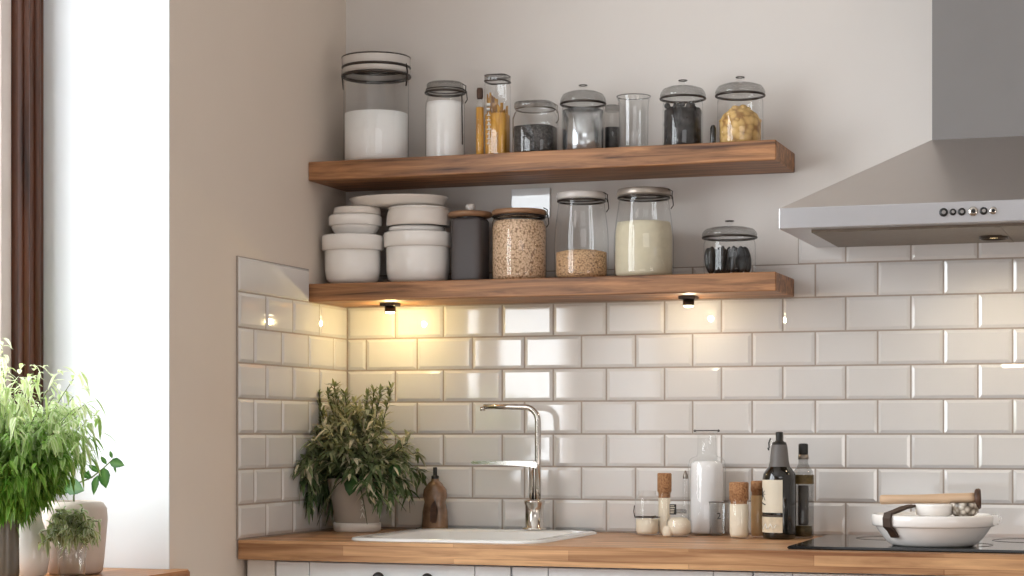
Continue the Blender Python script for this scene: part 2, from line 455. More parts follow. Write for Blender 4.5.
# ------------------------------------------------------------------ range hood
t = thing('range_hood', 'grey steel chimney range hood over the black hob', 'range hood', (0, 0, 0))
hx0, hx1, hd = 1.199, 2.093, -.45
bm = B(); box(bm, 1.495, 1.797, -.26, -.001, 1.80, CZ-.002); obj('chimney', bm, M['chim'], t)
bm = B()
lo = [(hx0, hd), (hx1, hd), (hx1, -.001), (hx0, -.001)]; hi = [(1.493, -.262), (1.799, -.262), (1.799, -.001), (1.493, -.001)]
a = [bm.verts.new((x, y, 1.646)) for x, y in lo]; b = [bm.verts.new((x, y, 1.803)) for x, y in hi]
for i in range(4): bm.faces.new((a[i], a[(i+1) % 4], b[(i+1) % 4], b[i]))
bm.faces.new(a[::-1]); bm.faces.new(b)
obj('canopy', bm, M['hood'], t)
bm = B(); box(bm, hx0-.002, hx1+.002, hd-.002, -.0095, 1.602, 1.646, .0015); obj('fascia', bm, M['hoodwhite'], t)
bm = B(); box(bm, hx0+.06, hx1-.06, hd+.04, -.06, 1.596, 1.6025); 
box(bm, 1.640, 1.652, hd+.045, -.065, 1.5950, 1.597)
obj('grease_filter', bm, M['filter'], t)
for i, (x, w, m) in enumerate(((1.541, .009, 'black'), (1.560, .007, 'black'), (1.578, .008, 'black'), (1.601, .010, 'chrome'), (1.622, .008, 'black'), (1.641, .008, 'chrome'))):
    bm = B(); lathe(bm, [(w, 0), (w, .003), (w*.8, .005), (w*.3, .0055)], 20, cap1=True)
    bmesh.ops.rotate(bm, verts=bm.verts, matrix=Matrix.Rotation(PI/2, 3, 'X'))
    bmesh.ops.translate(bm, verts=bm.verts, vec=(x, hd-.0015, 1.6245))
    q = obj('button', bm, M[m], t)
    bm = B(); lathe(bm, [(w*.45, 0), (w*.45, .002)], 16, cap1=True)
    bmesh.ops.rotate(bm, verts=bm.verts, matrix=Matrix.Rotation(PI/2, 3, 'X'))
    bmesh.ops.translate(bm, verts=bm.verts, vec=(x+.001, hd-.0065, 1.6245)); obj('symbol', bm, M['steel' if m == 'black' else 'black'], q)
for x in (1.62, 1.95):
    bm = B(); lathe(bm, [(.031, 1.602), (.031, 1.590), (.028, 1.590), (.028, 1.602)], 28, c=(x, -.20, 0)); q = obj('lamp_ring', bm, M['darkmetal'], t)
    bm = B(); lathe(bm, [(.001, 1.5945), (.0275, 1.595)], 24, c=(x, -.20, 0)); obj('lamp_lens', bm, M['hoodlens'], q)

# ------------------------------------------------------------------ hob
t = thing('induction_hob', 'black glass hob set in the worktop under the range hood', 'hob', (1.237, -.57, .928))
bm = B(); prism(bm, [(0, 0), (.62, 0), (.62, .515), (.012, .515), (0, .50)], .0003, .007, 'xy', .002); obj('glass_top', bm, M['blackglass'], t)
bm = B()
for x, y, r in ((.30, .16, .10), (.46, .37, .08), (.16, .37, .075)):
    ring(bm, r, .0072, .0006, 48, (x, y), 6)
obj('zone_marks', bm, M['darkmetal'], t)

# ------------------------------------------------------------------ sink + tap
t = thing('inset_sink', 'white ceramic inset sink in the worktop below the tap', 'sink', (0, 0, .928))
bm = B()
def rr(x0, x1, y0, y1, r, z, n=6):
    pts = []
    for cx, cy, a0 in ((x1-r, y1-r, 0), (x0+r, y1-r, 90), (x0+r, y0+r, 180), (x1-r, y0+r, 270)):
        for i in range(n+1):
            a = math.radians(a0+90*i/n); pts.append((cx+r*math.cos(a), cy+r*math.sin(a), z))
    return pts
loops = [rr(.232, .694, -.560, -.045, .07, .0004), rr(.234, .692, -.558, -.047, .07, .005), rr(.240, .686, -.552, -.053, .07, .007),
         rr(.268, .660, -.53, -.125, .06, .006), rr(.272, .656, -.525, -.130, .06, .001), rr(.285, .643, -.51, -.145, .06, -.15), rr(.34, .59, -.43, -.22, .05, -.165)]
vl = [[bm.verts.new(p) for p in L] for L in loops]
for a, b in zip(vl, vl[1:]):
    for i in range(len(a)):
        f_ = bm.faces.new((a[i], a[(i+1) % len(a)], b[(i+1) % len(a)], b[i])); f_.smooth = True
bm.faces.new(vl[-1]); bmesh.ops.recalc_face_normals(bm, faces=bm.faces)
obj('basin', bm, M['porcelain'], t)
bm = B(); box(bm, .205, .66, -.040, -.010, .0003, .005, .001); obj('back_strip', bm, M['black'], t)
bm = B(); lathe(bm, [(.001, -.163), (.03, -.163), (.036, -.1645)], 24, c=(.465, -.325, 0)); obj('drain', bm, M['chrome'], t)

t = thing('kitchen_tap', 'brushed steel tap with square bent spout and flat side lever', 'tap', (.530, -.083, .9352))
LP('base', [(.030, 0), (.030, .004), (.0235, .007), (.0225, .058), (.0255, .066), (.0255, .070), (.019, .0735), (.008, .074)], M['chrome'], t, seg=32, cap0=True)
bm = B()
pts = [(.009, 0, .07), (.009, 0, .17), (.009, 0, .262)]
for i in range(1, 8):
    a = PI/2*i/7; pts.append((.009-.034*(1-math.cos(a)), 0, .262+.034*math.sin(a)))
pts += [(-.06, 0, .2965), (-.128, -.004, .2975)]
tube(bm, pts, [.0075]*3+[.0072]*7+[.0068, .006], 14)
obj('spout', bm, M['chrome'], t)
bm = B(); tube(bm, [(-.131, -.004, .2965), (-.131, -.004, .287)], .0065, 12); obj('aerator', bm, M['chrome'], t)
bm = B(); tube(bm, [(-.007, 0, .07), (-.007, 0, .150), (-.004, 0, .158)], [.0062, .0062, .006], 12); obj('riser', bm, M['chrome'], t)
bm = B()
prism(bm, [(.010, .148), (.010, .164), (-.03, .166), (-.158, .1655), (-.16, .158), (-.05, .155), (-.012, .152)], -.013, .004, 'xz', .0022)
obj('lever', bm, M['chrome'], t)

# ------------------------------------------------------------------ added plate standing in for a window reflection
t = thing('reflection_plate', 'small glossy white plate added as a window reflection behind the grain jar', 'reflection stand-in', (.495, -.0005, 1.741))
bm = B(); box(bm, -.05, .05, -.006, 0, -.045, .028, .0015); obj('plate', bm, M['plate'], t)

# ------------------------------------------------------------------ jars : upper shelf
ZU, ZL, ZC = 1.8262, 1.5302, .9282
Y0 = -.115
def clip(t, r, z, side=1, m='metal'):
    """wire bail at the neck: ring and lever loop at one side"""
    bm = B(); ring(bm, r, z, .0016)
    s = side
    tube(bm, [(s*r, .004, z), (s*(r+.008), .004, z-.006), (s*(r+.010), .004, z-.026), (s*(r+.004), .004, z-.034)], .0014, 6)
    tube(bm, [(s*r, -.006, z+.012), (s*(r+.010), -.006, z+.006), (s*(r+.009), -.006, z-.012)], .0014, 6)
    return obj('wire_clip', bm, M[m], t)
def glass_body(t, prof, m='glass', **kw):
    return LP('glass', prof, M[m], t, **kw)

# 1 tall canister half full of flour
t = thing('glass_canister', 'largest clear canister with ringed lid, half full of flour, upper shelf left end', 'canister', (.131, Y0, ZU))
glass_body(t, [(.001, .001), (.072, .001), (.0795, .006), (.0805, .02), (.0805, .205), (.078, .214), (.078, .222)])
l = LP('lid', [(.078, .222), (.084, .223), (.085, .232), (.082, .238), (.0845, .244), (.085, .262), (.080, .268), (.05, .272), (.001, .273)], M['frost'], t)
bm = B(); ring(bm, .0822, .240, .0036); ring(bm, .0825, .219, .0040); ring(bm, .084, .264, .0018); obj('seal_ring', bm, M['darkmetal'], t)
for s in (-1, 1):
    bm = B(); tube(bm, [(s*.083, -.01, .245), (s*.087, -.01, .225), (s*.083, -.01, .19)], .0022, 6); obj('wire_clip', bm, M['darkmetal'], t)
fill('flour', [(.02, .003), (.07, .004), (.0775, .012), (.0775, .126), (.06, .128), (.03, .127)], M['flour'], (.131, Y0, ZU), 'white flour filling the lower half of the largest canister', 'flour')

# 2 milk jar
t = thing('glass_jar', 'clear clip-top jar full of white powder, second from the left on upper shelf', 'jar', (.312, Y0, ZU))
glass_body(t, [(.001, .001), (.040, .001), (.0475, .006), (.048, .012), (.048, .138), (.046, .148), (.043, .153), (.043, .168)])
LP('lid', [(.044, .170), (.047, .171), (.0475, .177), (.045, .18), (.045, .189), (.041, .193), (.001, .194)], M['glassd'], t)
bm = B(); ring(bm, .0475, .169, .003); obj('seal_ring', bm, M['darkmetal'], t)
clip(t, .046, .176, 1, 'darkmetal')
bm = B(); tube(bm, [(.047, -.01, .16), (.0485, -.01, .08), (.0485, -.01, .04)], .0015, 6); obj('clip_wire', bm, M['darkmetal'], t)
fill('sugar', [(.02, .003), (.040, .004), (.0455, .012), (.0455, .136), (.043, .145), (.02, .146)], M['flour'], (.312, Y0, ZU), 'white powder filling the second jar on upper shelf', 'powder')

# 3 slim vial and square pasta bottle
t = thing('spice_vial', 'slim brown vial with dark stopper standing beside the pasta bottle', 'vial', (.409, -.135, ZU))
glass_body(t, [(.001, .001), (.009, .001), (.0105, .004), (.0105, .13), (.006, .142), (.006, .15)])
LP('stopper', [(.0065, .146), (.0075, .150), (.0078, .166), (.0065, .172), (.001, .173)], M['darkwood'], t)
LP('contents', [(.001, .003), (.0085, .004), (.0092, .01), (.0092, .125), (.001, .127)], M['pastas'], t)
t = thing('pasta_bottle', 'tall square glass bottle of yellow pasta with white vertical lettering, upper shelf', 'bottle', (.447, -.115, ZU))
glass_body(t, [(.001, .001), (.024, .001), (.0275, .005), (.028, .012), (.028, .180), (.026, .185), (.026, .189)], seg=48, square=2.6)
LP('lid', [(.027, .188), (.028, .190), (.028, .201), (.026, .2035), (.001, .204)], M['glassd'], t, seg=48, square=2.6)
bm = B(); ring(bm, .0275, .188, .0020, square=2.6); ring(bm, .0275, .2015, .0012, square=2.6); obj('seal_ring', bm, M['darkmetal'], t)
bm = B()
zz = .125
rnd = random.Random(4)
for i in range(9):        # stacked illegible white characters
    h = .0095; x0 = -.0165; k = rnd.uniform(.006, .010)
    box(bm, x0, x0+k, -.0306, -.0286, zz, zz+.0026)
    box(bm, x0+rnd.choice((0, k-.003)), x0+rnd.choice((.003, .004))+rnd.choice((0, .004)), -.0306, -.0286, zz, zz+h*.85)
    zz -= .0112
obj('lettering', bm, M['inkwhite'], t)
bm = B(); lathe(bm, [(.02, .003), (.0245, .005), (.0262, .015), (.0262, .108), (.02, .112)], 48, square=2.6, cap0=True, cap1=True)
for i in range(46):
    a, b = rnd.uniform(-.022, .022), rnd.uniform(-.022, .022)
    top = .152-.035*((a+.022)/.044)+rnd.uniform(-.012, .014)
    tube(bm, [(a, b, .01), (a+rnd.uniform(-.001, .001), b, top)], .0022, 6)
tag(obj('pasta', bm, M['pastas'], None, (.447, -.115, ZU)), 'yellow pasta strands standing in the tall square bottle', 'pasta', kind='stuff')

# 4 squat jar of seeds
t = thing('glass_jar', 'squat square clip-top jar of dark seeds on upper shelf', 'jar', (.543, Y0, ZU))
glass_body(t, [(.001, .001), (.045, .001), (.0505, .006), (.051, .014), (.051, .094), (.047, .105), (.043, .11), (.043, .116)], seg=48, square=1.2)
LP('lid', [(.044, .117), (.047, .118), (.047, .129), (.044, .132), (.001, .133)], M['glassd'], t, seg=48, square=1.2)
clip(t, .047, .116, 1); bm = B(); tube(bm, [(-.047, -.008, .112), (-.054, -.008, .095), (-.0535, -.008, .05)], .0015, 6); obj('clip_wire', bm, M['metal'], t)
fill('dark_seeds', [(.02, .003), (.044, .004), (.0480, .014), (.0480, .073), (.03, .077), (.01, .075)], M['seeds'], (.543, Y0, ZU), 'dark seeds filling over half of the squat square jar', 'seeds', seg=48, square=1.2)

def dome_lid(t, r, z, h, m='glassd', knob=True):
    l = LP('lid', [(r*.93, z), (r, z+.002), (r*1.02, z+.008), (r, z+.013), (r*.9, z+.013+h*.5), (r*.65, z+.013+h*.8), (r*.3, z+.013+h*.95), (.004, z+.013+h)], M[m], t)
    if knob:
        bm = B(); zz = z+.013+h
        lathe(bm, [(.005, zz-.002), (.0045, zz+.006), (.010, zz+.009), (.011, zz+.012), (.006, zz+.014), (.001, zz+.0142)], 20)
        obj('knob', bm, M['glass'], l)
        bm = B(); ring(bm, .0095, zz+.0125, .0012); obj('knob_rim', bm, M['darkmetal'], l)
    bm = B(); ring(bm, r*.985, z+.001, .0030); obj('seal_ring', bm, M['darkmetal'], t)
# 5 grey jar
t = thing('glass_jar', 'dome-lidded jar with silvery grey contents, mid upper shelf', 'jar', (.662, Y0, ZU))
glass_body(t, [(.001, .001), (.044, .001), (.050, .006), (.0505, .014), (.0505, .108), (.048, .117), (.046, .122)])
dome_lid(t, .0535, .122, .02)
fill('grey_filling', [(.02, .003), (.042, .004), (.0480, .012), (.0480, .108), (.02, .112)], M['greyfill'], (.662, Y0, ZU), 'silvery grey contents of the mid upper shelf dome jar', 'contents')
# 6 little jar behind
t = thing('spice_jar', 'tiny dark glass jar half hidden behind the grey dome jar', 'jar', (.722, -.075, ZU))
glass_body(t, [(.001, .001), (.017, .001), (.019, .004), (.019, .095), (.015, .103), (.015, .108)])
LP('lid', [(.016, .108), (.0175, .109), (.0175, .121), (.015, .123), (.001, .124)], M['glassd'], t)
LP('contents', [(.001, .003), (.016, .004), (.0170, .01), (.0170, .07), (.001, .072)], M['darkstuff'], t)
# 7 tumbler
t = thing('glass_tumbler', 'empty straight glass beaker with flared rim on upper shelf', 'glass', (.786, Y0, ZU))
glass_body(t, [(.001, .003), (.030, .002), (.0345, .006), (.0348, .02), (.0352, .105), (.0365, .122), (.0395, .131), (.0400, .1345), (.0385, .1345), (.035, .124), (.0335, .1), (.033, .02), (.028, .010), (.001, .010)])
bm = B(); ring(bm, .0395, .134, .0014); obj('rim', bm, M['glassd'], t)
# 8 dark dome jar
t = thing('glass_jar', 'dome-lidded jar packed with black dried fruit on upper shelf', 'jar', (.905, Y0, ZU))
glass_body(t, [(.001, .001), (.042, .001), (.0465, .006), (.047, .014), (.047, .108), (.044, .117), (.043, .122)])
dome_lid(t, .0525, .1215, .018)
bm = B(); rnd = random.Random(9)
lathe(bm, [(.02, .003), (.038, .004), (.0435, .012), (.0435, .095), (.02, .1)], 24, cap0=True, cap1=True)
for k in range(150):
    a = rnd.uniform(0, 2*PI); r_ = .0385*math.sqrt(rnd.uniform(.6, 1)); ball(bm, (r_*math.cos(a), r_*math.sin(a), rnd.uniform(.012, .106)), .0075, 1, .8, rnd.uniform(.6, 1.), u=8, v=6)
tag(obj('dried_fruit', bm, M['darkstuff'], None, (.905, Y0, ZU)), 'black dried fruit packed into the upper shelf dome jar', 'dried fruit', kind='stuff')
# 9 pasta dome jar
t = thing('glass_jar', 'dome-lidded jar of pale yellow pasta at right end of upper shelf', 'jar', (1.041, Y0, ZU))
glass_body(t, [(.001, .001), (.047, .001), (.0525, .006), (.053, .014), (.053, .108), (.050, .117), (.048, .121)])
dome_lid(t, .0565, .121, .018)
bm = B(); rnd = random.Random(3)
lathe(bm, [(.02, .003), (.043, .004), (.0475, .012), (.0475, .062), (.040, .078), (.018, .094), (.004, .098)], 28, cap0=True, cap1=True)
for k in range(110):
    a = rnd.uniform(0, 2*PI); z = rnd.uniform(.01, .095); rmax = .040 if z < .06 else .040*(1-(z-.06)/.045)+.004
    ball(bm, (rmax*math.cos(a), rmax*math.sin(a), z), .008, 1, 1, .7, u=8, v=6)
tag(obj('pasta_shells', bm, M['yellow'], None, (1.041, Y0, ZU)), 'pale yellow pasta heaped in the rightmost upper shelf jar', 'pasta', kind='stuff')
t = thing('spice_vial', 'small dark vial beside the jar of pale yellow pasta', 'vial', (.984, -.145, ZU))
LP('glass', [(.001, .001), (.006, .001), (.0068, .004), (.0068, .045), (.004, .052), (.001, .053)], M['olive'], t)

# ------------------------------------------------------------------ lower shelf: bowls
def lipped_bowl(name, label, cat, loc, r, h, band, rb=.86, m='white', base=.62, over=.0035):
    t = thing(name, label, cat, loc)
    rb_ = r*rb
    LP('bowl', [(.001, .002), (rb_*base, 0), (rb_*.82, .004), (rb_*.94, .014), (rb_*.99, .035 if h > .08 else h*.4), (rb_, h-band), (rb_-.004, h-band+.002), (rb_-.005, h-band-.01), (rb_*.8, .012), (.001, .01)], M[m], t)
    LP('rim', [(rb_-.004, h-band-.001), (r-over, h-band), (r-.0005, h-band+.003), (r, h-.004), (r-.002, h), (r-.006, h), (r-.009, h-.004), (rb_-.006, h-band)], M[m], t)
    return t
lipped_bowl('stacking_bowl', 'large cream bowl with thick rim, bottom of the left stack on lower shelf', 'bowl', (.0825, -.148, ZL), .0765, .121, .037, .9)
lipped_bowl('stacking_bowl', 'smaller cream bowl nested on the left bowl stack', 'bowl', (.0860, -.140, ZL+.1212), .066, .050, .026, .9, base=.8)
t = thing('side_plate', 'thin flat cream plate on top of the left bowl stack', 'plate', (.091, -.140, ZL+.1715))
LP('plate', [(.001, .001), (.056, .0), (.059, .004), (.058, .012), (.056, .018), (.05, .0195), (.001, .0195)], M['greywhite'], t)
lipped_bowl('stacking_bowl', 'large white glossy bowl with wide rim, bottom of the right stack on lower shelf', 'bowl', (.2415, Y0, ZL), .0845, .126, .036, .93)
t = thing('side_plate', 'narrow white plate resting on the right glossy bowl', 'plate', (.238, Y0, ZL+.1265))
LP('plate', [(.001, .001), (.066, 0), (.069, .004), (.069, .012), (.066, .0145), (.001, .0145)], M['white'], t)
t = thing('stacking_bowl', 'off-white bowl near the top of the right stack, below the tray', 'bowl', (.243, Y0, ZL+.1415))
LP('bowl', [(.076, 0), (.079, .003), (.0785, .018), (.0765, .032), (.073, .042), (.068, .044), (.001, .044)], M['greywhite'], t)
bm = B(); ring(bm, .073, .0435, .0022); obj('foot_ring', bm, M['white'], t)
t = thing('shallow_tray', 'wide shallow off-white oval tray lying across both bowl stacks', 'tray', (.186, -.105, ZL+.1915))
LP('tray', [(.001, .0), (.105, 0), (.118, .005), (.124, .020), (.1265, .0225), (.1245, .0235), (.119, .018), (.11, .008), (.001, .006)], M['greywhite'], t, seg=56, sy=.72)

# ------------------------------------------------------------------ lower shelf: jars
t = thing('storage_canister', 'charcoal square canister with round wooden lid and small knob', 'canister', (.376, -.112, ZL))
LP('body', [(.001, .001), (.034, .001), (.0385, .005), (.039, .012), (.039, .150), (.036, .156), (.001, .156)], M['charcoal'], t, seg=48, square=4)
bm = B(); lathe(bm, [(.001, .160), (.050, .160), (.0535, .163), (.0535, .170), (.050, .1725), (.001, .173)], 40); l = obj('lid', bm, M['lidwood'], t)
LP('neck', [(.033, .154), (.034, .156), (.034, .1605)], M['black'], t)
bm = B(); lathe(bm, [(.006, .172), (.0065, .178), (.011, .182), (.0115, .188), (.009, .1925), (.001, .193)], 18); obj('knob', bm, M['greywhite'], l)

def big_jar(label, x, r, h, rn, lid_m, y=Y0, sh=.03, lidh=.018):
    t = thing('glass_jar', label, 'jar', (x, y, ZL))
    hb = h-lidh
    glass_body(t, [(.001, .001), (r*.86, .001), (r*.96, .005), (r*.985, .014), (r, h*.25), (r, h*.42), (r*.985, hb-sh*1.5), (r*.94, hb-sh), (rn+(r*.94-rn)*.35, hb-sh*.45), (rn, hb-.008), (rn, hb)])
    l = LP('lid', [(rn*.97, h-lidh), (rn*1.06, h-lidh+.001), (rn*1.08, h-lidh+.005), (rn*1.075, h-.005), (rn*1.03, h-.001), (rn*.9, h), (.001, h+.001)], M[lid_m], t)
    bm = B(); ring(bm, rn*1.03, h-lidh-.003, .0024); obj('seal_ring', bm, M['darkmetal'], t)
    clip(t, rn*1.03, h-lidh+.004, 1, 'darkmetal')
    return t
big_jar('wide jar full of pale speckled grain with wooden lid, lower shelf', .502, .0665, .173, .0615, 'lidwood', sh=.012, lidh=.013)
fill('pale_grain', [(.02, .003), (.058, .004), (.0640, .014), (.0640, .132), (.058, .146), (.03, .148)], M['chick'], (.502, Y0, ZL), 'pale speckled grain filling the wooden-lidded jar', 'grain')
big_jar('tall clear jar holding a little tan grain at the bottom, lower shelf', .658, .0645, .209, .0545, 'frost', sh=.05)
fill('tan_grain', [(.02, .003), (.054, .004), (.060, .014), (.060, .066), (.04, .071), (.01, .072)], M['oats'], (.658, Y0, ZL), 'tan grain lying in the bottom third of a tall jar', 'grain')
big_jar('tallest clear jar two thirds full of cream powder, lower shelf', .811, .0705, .211, .0585, 'lidgrey', sh=.06)
fill('cream_powder', [(.02, .003), (.062, .004), (.0670, .014), (.0670, .100), (.0650, .120), (.0625, .132), (.04, .135), (.01, .135)], M['cream_powder'], (.811, Y0, ZL), 'cream powder filling the tallest lower shelf jar', 'powder')
t = thing('glass_jar', 'low dome-lidded jar of black pods at right end of lower shelf', 'jar', (1.016, Y0, ZL))
glass_body(t, [(.001, .001), (.050, .001), (.0585, .006), (.060, .014), (.060, .075), (.057, .085), (.055, .090)])
dome_lid(t, .0625, .0895, .014)
pm = None
for k in range(16):
    a = 2*PI*k/10 if k < 10 else 2*PI*(k-10)/6+.3; r_ = .043 if k < 10 else .019
    if pm is None:
        bm = B(); ball(bm, (0, 0, .033), .0125, 1, .62, 2.5, u=12, v=10); o = obj('dark_pod', bm, M['pod']); pm = o
    else:
        o = pm.copy(); COL.objects.link(o)
    o.location = (1.016+r_*math.cos(a), Y0+r_*math.sin(a), ZL+.005)
    o.rotation_euler = (math.sin(a)*.12, -math.cos(a)*.12, a+.4)
    tag(o, 'black pod standing among others in the low dome jar', 'pod', 'black pods in the low dome jar')

# ------------------------------------------------------------------ worktop, right group
def corked(name, label, x, y, r, h, ch, m_fill, fillh, cr=None, group=None):
    t = thing(name, label, 'bottle', (x, y, ZC))
    cr = cr or r*.95
    glass_body(t, [(.001, .001), (r*.8, .001), (r*.97, .005), (r, .012), (r, h-.006), (r*.96, h)], seg=32)
    LP('cork', [(cr*.88, h-.012), (cr*.92, h), (cr*1.08, h+.003), (cr*1.08, h+ch-.003), (cr, h+ch), (.001, h+ch)], M['cork'], t, seg=28)
    LP('contents', [(.001, .003), (r*.8, .004), (r*.92, .012), (r*.92, fillh), (r*.5, fillh+.002), (.001, fillh+.002)], m_fill, t, seg=28)
    return t
# squat lidded jar
t = thing('glass_jar', 'small clear jar with wire clip, leftmost of the worktop bottles', 'jar', (.819, -.115, ZC))
glass_body(t, [(.001, .001), (.024, .001), (.028, .005), (.0285, .01), (.0285, .085), (.0265, .091), (.020, .094), (.020, .104), (.001, .105)], seg=32)
bm = B(); ring(bm, .0292, .043, .0013); tube(bm, [(-.029, -.004, .043), (-.031, -.006, .056), (-.029, -.006, .070)], .0013, 6); tube(bm, [(.018, -.027, .043), (.026, -.021, .045)], .003, 6); obj('wire_clip', bm, M['darkmetal'], t)
LP('contents', [(.001, .003), (.022, .004), (.026, .01), (.026, .038), (.001, .040)], M['sugar'], t, seg=28)
corked('corked_bottle', 'slim tall tube bottle with thick brown cork on the worktop', .857, -.10, .0150, .100, .046, M['sugar'], .088, .0155)
# round jar with black label
t = thing('round_jar', 'small round jar of cream powder with black printed tag', 'jar', (.906, -.155, ZC))
glass_body(t, [(.001, .001), (.020, .001), (.028, .008), (.030, .02), (.029, .036), (.022, .047), (.016, .051), (.016, .056)], seg=32)
LP('stopper', [(.0165, .054), (.0175, .056), (.0175, .062), (.015, .064), (.001, .0645)], M['glassd'], t, seg=24)
bm = B(); box(bm, -.0165, -.0005, -.026, -.0245, .052, .076, .0004, 1)
obj('tag', bm, M['ink'], t)
bm = B(); rnd = random.Random(5)
for i in range(5):
    box(bm, -.0145, -.0145+rnd.uniform(.004, .011), -.0268, -.0258, .0555+i*.004, .0570+i*.004)
obj('lettering', bm, M['label'], t)
LP('contents', [(.001, .003), (.018, .004), (.0255, .010), (.0272, .02), (.026, .035), (.017, .044), (.001, .045)], M['sugar'], t, seg=28)
t = thing('small_cup', 'tiny cream pot in front of the cork-topped tube', 'pot', (.883, -.172, ZC))
LP('body', [(.001, .001), (.009, .001), (.012, .005), (.0125, .014), (.010, .022), (.007, .0245), (.001, .025)], M['sugar'], t, seg=24)
# slender stirrer bottle behind (thin neck)
t = thing('slim_bottle', 'very slim clear bottle with grey tip behind the round jar', 'bottle', (.898, -.06, ZC))
glass_body(t, [(.001, .001), (.010, .001), (.011, .004), (.011, .06), (.007, .072), (.0065, .128), (.0065, .134)], seg=24)
LP('stopper', [(.0062, .132), (.0065, .136), (.0045, .144), (.002, .151), (.001, .1515)], M['metal'], t, seg=20)
# carafe
t = thing('glass_carafe', 'tall pale glass carafe with narrow neck on the worktop', 'carafe', (.950, -.062, ZC))
LP('glass', [(.001, .001), (.040, .001), (.044, .005), (.0445, .012), (.0445, .160), (.042, .175), (.036, .182), (.026, .185), (.022, .190), (.021, .235), (.026, .243), (.0285, .246)], M['glass'], t)
LP('frosted_liner', [(.001, .004), (.036, .005), (.0385, .010), (.0385, .155), (.0365, .168), (.030, .174), (.001, .175)], plain('frosted_glass', (246, 246, 248), .15, noise=.03, coat=.3), t)
bm = B(); ring(bm, .0285, .246, .0012)
for s in (-1, 1): ball(bm, (s*.0285, -.002, .2455), .003)
obj('lip', bm, M['darkmetal'], t)
# measuring beaker in front of carafe
t = thing('measuring_glass', 'short clear measuring glass marked 2 in front of the carafe', 'glass', (.993, -.118, ZC))
glass_body(t, [(.001, .002), (.021, .002), (.0235, .006), (.0238, .074), (.0250, .080), (.0236, .080), (.0222, .072), (.022, .010), (.001, .008)], seg=32)
bm = B(); ring(bm, .0245, .080, .0009); obj('rim', bm, M['glassd'], t)
cu = bpy.data.curves.new('digit', 'FONT'); cu.body = '2'; cu.size = .020; cu.extrude = .0004; cu.align_x = 'CENTER'
tmp = bpy.data.objects.new('digit', cu); COL.objects.link(tmp)
dg = bpy.context.evaluated_depsgraph_get(); dg.update()
me = bpy.data.meshes.new_from_object(tmp.evaluated_get(dg)); bpy.data.objects.remove(tmp)
me.materials.clear(); me.materials.append(M['ink'])
dgt = bpy.data.objects.new('numeral', me); COL.objects.link(dgt); dgt.parent = t; dgt.location = (.004, -.0245, .042); dgt.rotation_euler = (PI/2, 0, 0)
# corked jar + amber companion
corked('corked_bottle', 'wide tube bottle of cream filling with brown cork, left of the dark oil bottle', 1.052, -.180, .0228, .086, .042, M['sugar'], .078, .0205)
corked('corked_bottle', 'narrow amber-filled bottle tucked behind the wide corked tube bottle', 1.085, -.125, .0175, .104, .026, M['honey'], .096, .0155)
# dark oil bottle
t = thing('oil_bottle', 'large dark oil bottle with cream label, grey neck and black pourer', 'bottle', (1.144, -.175, ZC))
t.scale = (1, 1, .975)
LP('glass', [(.001, .001), (.034, .001), (.0375, .005), (.038, .012), (.038, .140), (.036, .152), (.028, .164), (.022, .171), (.019, .180), (.0165, .215)], M['olive'], t)
LP('neck_sleeve', [(.0245, .168), (.0215, .180), (.0185, .212), (.017, .219), (.0165, .2195)], M['grey_neck'], t)
LP('pourer', [(.017, .2185), (.0155, .224), (.010, .227), (.008, .229), (.0085, .247), (.0075, .2485), (.001, .249)], M['black'], t, seg=24)
def wrap(name, r, z0, z1, a0, a1, m, parent, n=16):
    bm = B(); c = []
    for i in range(n+1):
        a = math.radians(a0+(a1-a0)*i/n); c.append((r*math.cos(a), r*math.sin(a)))
    lo = [bm.verts.new((x, y, z0)) for x, y in c]; hi = [bm.verts.new((x, y, z1)) for x, y in c]
    for i in range(n):
        f_ = bm.faces.new((lo[i], lo[i+1], hi[i+1], hi[i])); f_.smooth = True
    return obj(name, bm, m, parent)
l1 = wrap('label', .0384, .062, .138, 185, 292, M['label'], t)
l2 = wrap('label', .0384, .016, .052, 185, 292, M['label2'], t)
wrap('label_band', .0387, .053, .0565, 185, 292, M['leather'], t)
def glyph(parent, r, spec, m, name='lettering'):
    bm = B()
    for a0, z0, a1, z1, w in spec:
        n = 5; pts = []
        for i in range(n+1):
            a = math.radians(a0+(a1-a0)*i/n); pts.append((r*math.cos(a), r*math.sin(a), z0+(z1-z0)*i/n))
        tube(bm, pts, w, 5)
    return obj(name, bm, m, parent)
glyph(l1, .0388, [(196, .098, 222, .112, .0009), (198, .112, 220, .097, .0009), (200, .105, 226, .104, .0008), (196, .085, 228, .080, .0012), (206, .092, 206, .118, .0008), (214, .100, 226, .090, .0007)], M['ink'])
glyph(l2, .0388, [(214, .024, 228, .036, .0012), (228, .036, 236, .024, .0012), (240, .024, 250, .036, .0012), (250, .036, 258, .026, .0012), (262, .026, 270, .034, .001)], M['inkwhite'])
t = thing('slim_bottle', 'thin clear pouring spout bottle with dark tip left of the oil bottle neck', 'bottle', (1.114, -.095, ZC))
glass_body(t, [(.001, .001), (.014, .001), (.016, .004), (.016, .15), (.010, .165), (.0085, .215), (.0085, .224)], seg=24)
bm = B(); tube(bm, [(-.009, 0, .205), (-.010, 0, .217), (-.006, 0, .228)], .0018, 6); tube(bm, [(-.010, 0, .200), (-.012, 0, .206)], .002, 6); obj('tip', bm, M['black'], t)
